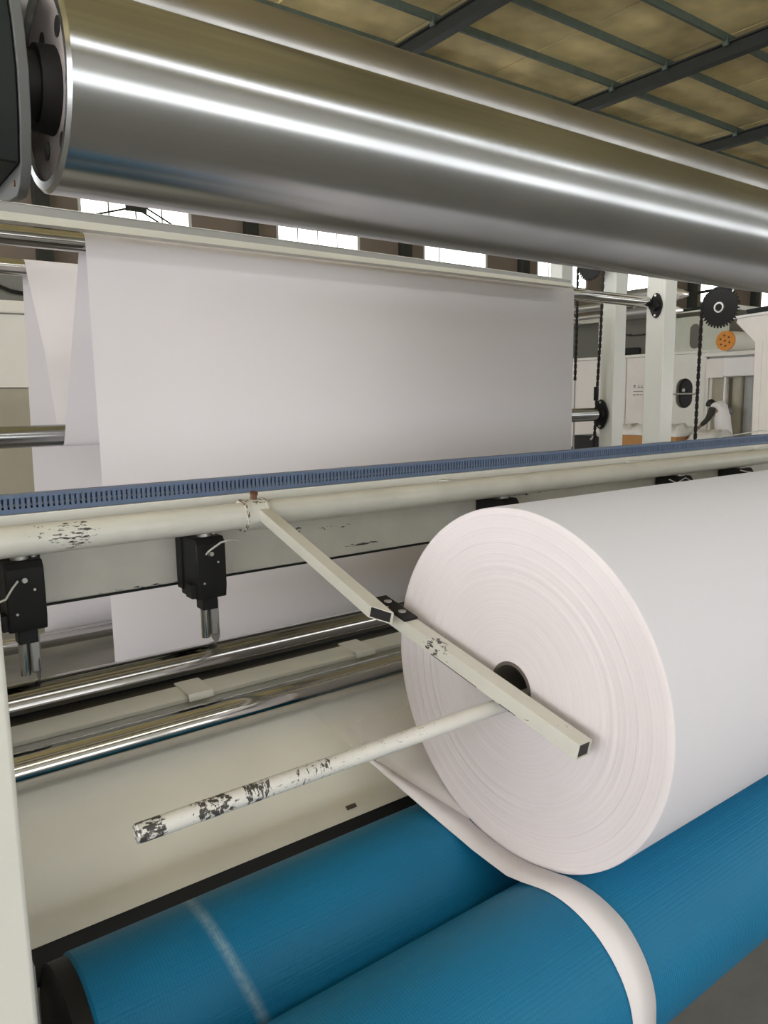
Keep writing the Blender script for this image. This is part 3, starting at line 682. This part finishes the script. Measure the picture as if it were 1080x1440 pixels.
# ================================================================== BACKGROUND RIGHT: another white machine
BX = 16.8
bg = thing('converting_machine', 'pale panelled machine with dark windows in the right background', 'machine', (BX + .6, 11.5, FLOOR))
for (a, b, mt) in ((12.42, 15.2, 'pink_white'), (12.12, 12.40, 'ivory'), (10.98, 12.10, 'pink_white'), (9.45, 10.96, 'ivory')):
    if a == 9.45:
        # panel with the stadium-shaped opening
        y0, y1, cz0, cz1, r = 10.23, 10.67, -.12, .15, .22; yc = (y0 + y1) / 2
        out = [(a, FLOOR), (b, FLOOR), (b, .93), (a, .93)]
        hole = arc(yc, cz1, r, 0, 180, 12) + arc(yc, cz0, r, 180, 360, 12)
        n = len(hole)
        bmx = bmesh.new()
        ov = [bmx.verts.new((BX, *p)) for p in out]; hv = [bmx.verts.new((BX, *p)) for p in hole]
        es = [bmx.edges.new((ov[i], ov[(i + 1) % 4])) for i in range(4)] + [bmx.edges.new((hv[i], hv[(i + 1) % n])) for i in range(n)]
        bmesh.ops.triangle_fill(bmx, edges=es, use_beauty=True)
        vv = [tuple(v.co) for v in bmx.verts]; bmx.verts.index_update(); ff = [tuple(v.index for v in f.verts) for f in bmx.faces]; bmx.free()
        p = MB().add(vv, ff).build('door_panel', mt, bg, smooth=0, solid=.04)
        ins = MB().ext(arc(yc, cz1, r + .02, 0, 180, 12) + arc(yc, cz0, r + .02, 180, 360, 12), BX + .15, BX + .17).build('opening_back', 'dark_hole', bg, smooth=0)
        MB().cyl((BX - .03, y0 - .12, .0), (BX - .03, y1 + .1, .0), .022, seg=12).build('handle_bar', 'bolt', p)
        MB().cyl((BX + .05, yc + .06, .09), (BX + .1, yc + .06, .09), .04, seg=16).build('knob', 'bolt', p)
        MB().box(BX - .02, BX + .0, 9.9, 9.93, -.6, .5).box(BX - .02, BX, 10.80, 10.84, -.6, .5).build('hinge_strip', 'ivory', p)
    else:
        MB().box(BX, BX + .04, a, b, FLOOR, .93).build('door_panel', mt, bg, smooth=0, bevel=.01)
MB().box(BX - .06, BX + .3, 9.45, 15.2, .935, 1.0).build('sill', 'ivory', bg, bevel=.01)
MB().box(BX + .10, BX + .14, 13.0, 15.2, 1.0, 1.9).build('glass_pane', 'glass_dark', bg, smooth=0)
MB().box(BX + .10, BX + .14, 11.5, 12.55, 1.0, 1.9).build('glass_pane', 'glass_dark', bg, smooth=0)
for (a, b) in ((12.50, 13.02), (11.0, 11.52), (10.86, 11.0)): MB().box(BX + .02, BX + .18, a, b, 1.0, 1.95).build('mullion', 'ivory' if a > 10.9 else 'grey_paint', bg, smooth=0)
p = MB().box(BX + .03, BX + .08, 9.45, 10.86, 1.0, 1.80).build('side_panel', 'pale_green', bg, smooth=0)
MB().ext(arc(10.255, 1.50, .125, 0, 180, 8) + arc(10.255, 1.18, .125, 180, 360, 8), BX + .015, BX + .03).build('panel_window', 'glass_dark', p, smooth=0)
MB().box(BX, BX + 2.2, 9.45, 15.2, 1.90, 2.0).build('roof', 'ivory', bg, smooth=0)
MB().box(BX + 2.1, BX + 2.2, 9.45, 15.2, FLOOR, 1.95).build('back', 'tan', bg, smooth=0)
# things behind the glass line
MB().box(BX + .04, BX + .09, 12.05, 12.35, 1.50, 1.53).box(BX + .04, BX + .09, 11.65, 12.1, 1.47, 1.50).build('mechanism_bar', 'dark_hole', bg, smooth=0)
MB().box(BX + .0, BX + .09, 11.75, 12.45, 1.0, 1.18).build('motor_cover', 'dark_green', bg, bevel=.03)
# printed notice (three small lines of print)
nt_ = tag(MB().box(BX - .012, BX - .004, 11.56, 11.92, -.06, .29).build('notice', 'pink_white', smooth=0), 'small printed notice on the pale background machine panel', 'notice')
ink = MB()
x0, x1 = BX - .0145, BX - .0125
for (a, b, z0, z1) in ((11.80, 11.87, .215, .23), (11.825, 11.842, .18, .245), (11.79, 11.88, .18, .19), (11.70, 11.715, .17, .24), (11.675, 11.70, .17, .185), (11.72, 11.745, .17, .185), (11.615, 11.63, .17, .235), (11.59, 11.615, .17, .185), (11.635, 11.66, .17, .185),
                   (11.59, 11.87, .075, .088), (11.80, 11.88, -.015, .005), (11.70, 11.78, -.01, .01), (11.60, 11.68, -.01, .005)):
    ink.box(x0, x1, a, b, z0, z1)
ink.build('lettering', 'print', nt_, smooth=0)
# overhead tubes
for (z, r, y0, y1, lb) in ((1.885, .055, 10.5, 14.2, 'lower shiny overhead tube above the dark machine windows'), (2.10, .085, 10.4, 14.2, 'upper shiny overhead tube above the dark machine windows')):
    t = thing('overhead_tube', lb, 'tube', (15.4, 12.3, z - r))
    MB().cyl((15.4, y0, z), (15.4, y1, z), r, seg=24).build('tube', 'bolt', t)
    for yy in (10.9, 13.6):
        (MB().box(15.39, BX, yy, yy + .05, z - .01, z + .03) if z < 2 else MB().box(15.37, 15.43, yy, yy + .05, 1.938, z)).build('hanger', 'grey_paint', t)
# foil ducts with pointed necks
for (ya, yb, z, r, dz, lb) in ((8.45, 7.82, 1.83, .13, -.09, 'upper crinkled foil wrapped duct tapering to a neck near sprocket'), (8.45, 7.90, 1.52, .10, -.05, 'lower crinkled foil wrapped duct tapering to a neck near sprocket')):
    t = thing('foil_duct', lb, 'duct', (12.6, 8.2, z - r))
    m = MB(); n = 12; prev = None; v = []; f = []; seg = 16
    for i in range(n + 1):
        q = i / n; rr = r * (1.05 - .85 * max(0, (q - .45) / .55) ** 1.2) * random.uniform(.92, 1.08); yy = ya + .9 * (1 - q) * 0 + (yb - ya) * q; zz = z + dz * q
        for k in range(seg):
            a = 2 * math.pi * k / seg; r2 = rr * random.uniform(.93, 1.07); v.append((12.6 + r2 * math.cos(a), yy, zz + r2 * math.sin(a)))
    for i in range(n):
        for k in range(seg): f.append((i * seg + k, i * seg + (k + 1) % seg, (i + 1) * seg + (k + 1) % seg, (i + 1) * seg + k))
    m.add(v, f).build('foil_sleeve', 'foil', t, smooth=20)
    MB().cyl((12.6, yb + .02, z + dz), (12.6, 6.9, z + dz + .03), .025, seg=12).build('neck_rod', 'dark_green', t)
    MB().cyl((12.6, ya, z), (12.6, ya + 1.2, z), r * .95, seg=20).build('pipe', 'grey_steel', t)
# winding shelf with the orange-ended roll
sh = thing('shelf_unit', 'white shelf unit with box and grey pipes under the orange roll', 'shelf', (16.3, 8.95, FLOOR))
MB().box(16.0, 16.7, 8.3, 9.50, .80, .90).build('shelf_top', 'ivory', sh, bevel=.02)
MB().box(16.02, 16.7, 9.06, 9.46, .34, .76).build('box', 'pink_white', sh, bevel=.01)
MB().box(15.98, 16.7, 8.3, 9.05, .36, .76).build('box', 'white_cloth', sh, bevel=.02)
MB().box(16.3, 16.34, 9.07, 9.46, FLOOR, .34).build('back_panel', 'tan', sh, smooth=0)
MB().box(16.1, 16.16, 9.03, 9.075, FLOOR, .36).build('leg', 'white_cloth', sh, smooth=0)
MB().box(16.1, 16.16, 9.44, 9.50, FLOOR, .80).build('leg', 'ivory', sh, smooth=0)
MB().box(16.1, 16.7, 8.3, 9.5, .76, .80).build('under_tray', 'grey_paint', sh, smooth=0)
for (yy, r) in ((8.86, .13), (8.58, .14)): MB().cyl((16.35, yy, FLOOR), (16.35, yy, .36), r, seg=24).build('pipe', 'tan' if yy > 8.7 else 'grey_paint', sh)
orl = thing('orange_ended_roll', 'paper roll with bright orange end cap on the white shelf', 'roll', (16.4, 8.76, .90))
MB().lathe([(15.75, 0), (15.75, .205), (15.78, .21), (15.80, .21), (15.80, 0)], 8.90, 1.11, 48).build('end_cap', 'orange', orl)
MB().cyl((15.74, 8.90, 1.11), (15.75, 8.90, 1.11), .022, seg=16).build('centre_hole', 'rust', orl)
for k in range(6):
    a = math.radians(60 * k + 20); MB().cyl((15.744, 8.90 + .11 * math.cos(a), 1.11 + .11 * math.sin(a)), (15.75, 8.90 + .11 * math.cos(a), 1.11 + .11 * math.sin(a)), .022, seg=10).build('cap_dimple', 'rust', orl)
MB().cyl((15.80, 8.90, 1.11), (16.7, 8.90, 1.11), .21, seg=48).build('paper', 'ivory', orl)
# beige machine guard at the right edge
gd = thing('machine_guard', 'beige sheet metal machine guard at the right edge', 'machine guard', (13.2, 6.0, FLOOR))
MB().ext([(6.56, FLOOR), (6.60, .83), (6.94, 1.17), (6.92, 1.245), (4.4, 1.36), (4.4, FLOOR)], 12.6, 13.9).build('casing', 'pink_white', gd, bevel=.01)
MB().box(12.585, 12.6, 6.46, 6.50, FLOOR, .83).build('seam_strip', 'ivory', gd, smooth=0)
MB().ext([(6.96, 1.235), (6.96, 1.275), (4.4, 1.40), (4.4, 1.36)], 12.55, 13.9).build('top_flange', 'white_cloth', gd, smooth=0)
MB().ext([(6.90, 1.29), (6.94, 1.40), (4.4, 1.62), (4.4, 1.42)], 12.9, 13.6).build('cable_tray', 'dark_green', gd, smooth=0)
# wrapped stacks on the floor
def heap(name, x, y0, y1, zb, zt, label, card):
    t = thing(name, label, 'stack', (x, (y0 + y1) / 2, FLOOR))
    MB().box(x, x + .8, y0, y1, FLOOR, zb).build('carton', 'cardboard' if card else 'cream_dull', t, bevel=.01)
    v = []; f = []; nx, ny = 8, 12
    for i in range(nx + 1):
        for j in range(ny + 1):
            a = i / nx; b = j / ny; e = min(1, 6 * min(a, 1 - a, b, 1 - b))
            v.append((x - .03 + .86 * a, y0 - .03 + (y1 - y0 + .06) * b, zb - .02 + (zt - zb) * e * random.uniform(.55, 1.0)))
    for i in range(nx):
        for j in range(ny): a = i * (ny + 1) + j; f.append((a, a + 1, a + ny + 2, a + ny + 1))
    MB().add(v, f).build('plastic_sheet', 'plastic_wrap', t, smooth=60, solid=.01)
heap('wrapped_stack', 14.0, 9.62, 10.45, -.83, -.60, 'orange-brown carton under crumpled clear plastic between the pale columns', True)
heap('wrapped_stack', 14.0, 8.85, 9.30, -.84, -.58, 'small brown carton under white crumpled plastic left of the chain', True)
heap('wrapped_stack', 14.3, 8.20, 8.80, -.92, -.70, 'low white plastic wrapped stack in front of the person in white', False)
mo = thing('motor_box', 'black box on a stand beside the white sheet\'s lower right corner', 'box', (6.2, 4.8, FLOOR))
MB().box(6.0, 6.35, 4.62, 4.93, -.75, -.385).build('casing', 'black', mo, bevel=.01)
MB().box(6.05, 6.3, 4.67, 4.88, FLOOR, -.75).build('stand', 'rafter', mo)
MB().sweep([(6.0, 4.70, -.42), (5.97, 4.62, -.36), (5.97, 4.56, -.40), (5.98, 4.53, -.62)], .012).build('cable', 'wire', mo)
tag(MB().sweep([(3.3 + .05 * i, 1.872 + .012 * math.sin(i * .9), -.2005 + .018 * math.sin(math.pi * i / 14) ** 2) for i in range(15)], .0025, 6).build('loose_cable', 'wire'), 'thin pale cable looping on the right end of the blue trunking', 'cable')
# ivory cabinet seen past the left edge of the web
cb = thing('ivory_cabinet', 'ivory cabinet at the left edge behind the hanging white sheet', 'cabinet', (1.4, 5.8, FLOOR))
MB().box(.2, 2.6, 5.5, 6.2, .11, .58).build('upper_panel', 'ivory', cb, smooth=0)
MB().box(.2, 2.6, 5.47, 6.2, .585, .665).build('top_rail', 'ivory', cb, bevel=.01)
MB().box(.2, 2.6, 5.52, 6.2, FLOOR, .105).build('lower_panel', 'tan', cb, smooth=0)
MB().box(.2, 2.6, 5.6, 6.2, .67, .86).build('dark_top', 'glass_dark', cb, smooth=0)
MB().sweep([(.9, 5.58, .80), (1.02, 5.57, .775), (1.12, 5.57, .735), (1.25, 5.57, .72), (1.5, 5.57, .72)], .012).build('cable', 'black', cb)

# ================================================================== PERSON bending beside the far machine
def skin_mesh(name, joints, edges, mat, parent, sub=2):
    me = bpy.data.meshes.new(name)
    me.from_pydata([(a, b, c + H) for a, b, c, r in joints], edges, [])
    o = bpy.data.objects.new(name, me); COL.objects.link(o)
    md = o.modifiers.new('skin', 'SKIN'); md.use_smooth_shade = True
    for i, j in enumerate(joints):
        sv = me.skin_vertices[0].data[i]; rr = j[3]; sv.radius = rr if isinstance(rr, tuple) else (rr, rr); sv.use_root = (i == 0)
    sb = o.modifiers.new('sub', 'SUBSURF'); sb.levels = sub; sb.render_levels = sub
    me.materials.append(MATS[mat]); attach(o, parent); return o
ps = thing('person', 'person in a white coat bending over beside the grey pipes', 'person', (15.7, 8.85, FLOOR))
PX = 15.7
J = [(PX, 8.80, -.60, .15), (PX, 8.86, -.42, .14), (PX, 8.94, -.27, .155), (PX, 9.03, -.22, .065), (PX - .01, 9.10, -.225, .075), (PX - .01, 9.16, -.27, .07),
     (PX - .09, 8.80, -.72, .085), (PX - .10, 8.82, -1.02, .06), (PX - .10, 8.78, -1.32, .045), (PX - .10, 8.88, -1.37, .04),
     (PX + .09, 8.80, -.72, .085), (PX + .10, 8.80, -1.02, .06), (PX + .10, 8.76, -1.32, .045), (PX + .10, 8.86, -1.37, .04),
     (PX - .17, 8.98, -.33, .04), (PX - .20, 9.06, -.55, .045), (PX - .18, 9.24, -.70, .035), (PX - .18, 9.31, -.76, .04),
     (PX + .15, 8.93, -.30, .04), (PX + .12, 8.73, -.37, .04), (PX + .03, 8.68, -.43, .035)]
E_ = [(0, 1), (1, 2), (2, 3), (3, 4), (4, 5), (0, 6), (6, 7), (7, 8), (8, 9), (0, 10), (10, 11), (11, 12), (12, 13), (2, 14), (14, 15), (15, 16), (16, 17), (2, 18), (18, 19), (19, 20)]
skin_mesh('body', J, E_, 'skin', ps)
skin_mesh('coat', [(PX, 8.80, -.60, .185), (PX, 8.86, -.42, .17), (PX, 8.945, -.265, .175), (PX, 8.985, -.225, .11), (PX, 8.81, -.80, .205), (PX, 8.82, -.98, .22), (PX - .15, 8.965, -.31, .095), (PX + .15, 8.92, -.29, .09)], [(0, 1), (1, 2), (2, 3), (0, 4), (4, 5), (2, 6), (2, 7)], 'white_cloth', ps)
skin_mesh('sleeve', [(PX - .165, 8.965, -.285, .095), (PX - .175, 8.985, -.36, .085), (PX - .20, 9.06, -.55, .062), (PX - .18, 9.23, -.69, .052)], [(0, 1), (1, 2), (2, 3)], 'dark_cloth', ps)
skin_mesh('sleeve', [(PX + .15, 8.92, -.30, .075), (PX + .10, 8.72, -.37, .068), (PX + .02, 8.67, -.43, .06)], [(0, 1), (1, 2)], 'grey_cloth', ps)
skin_mesh('trousers', [(PX - .09, 8.80, -.80, .10), (PX - .10, 8.82, -1.02, .075), (PX - .10, 8.78, -1.30, .06)], [(0, 1), (1, 2)], 'grey_cloth', ps)
skin_mesh('trousers', [(PX + .09, 8.80, -.80, .10), (PX + .10, 8.80, -1.02, .075), (PX + .10, 8.76, -1.30, .06)], [(0, 1), (1, 2)], 'grey_cloth', ps)
hv = MB(); hn, hs = 8, 16; v = []; f = []
for i in range(hn + 1):
    for k in range(hs):
        th = math.pi * .62 * i / hn; a = 2 * math.pi * k / hs
        v.append((PX - .01 + .098 * math.sin(th) * math.cos(a), 9.115 + .108 * math.sin(th) * math.sin(a) , -.235 + .115 * math.cos(th)))
for i in range(hn):
    for k in range(hs): f.append((i * hs + k, i * hs + (k + 1) % hs, (i + 1) * hs + (k + 1) % hs, (i + 1) * hs + k))
hv.add(v, f).build('hair', 'hair', ps, smooth=60)
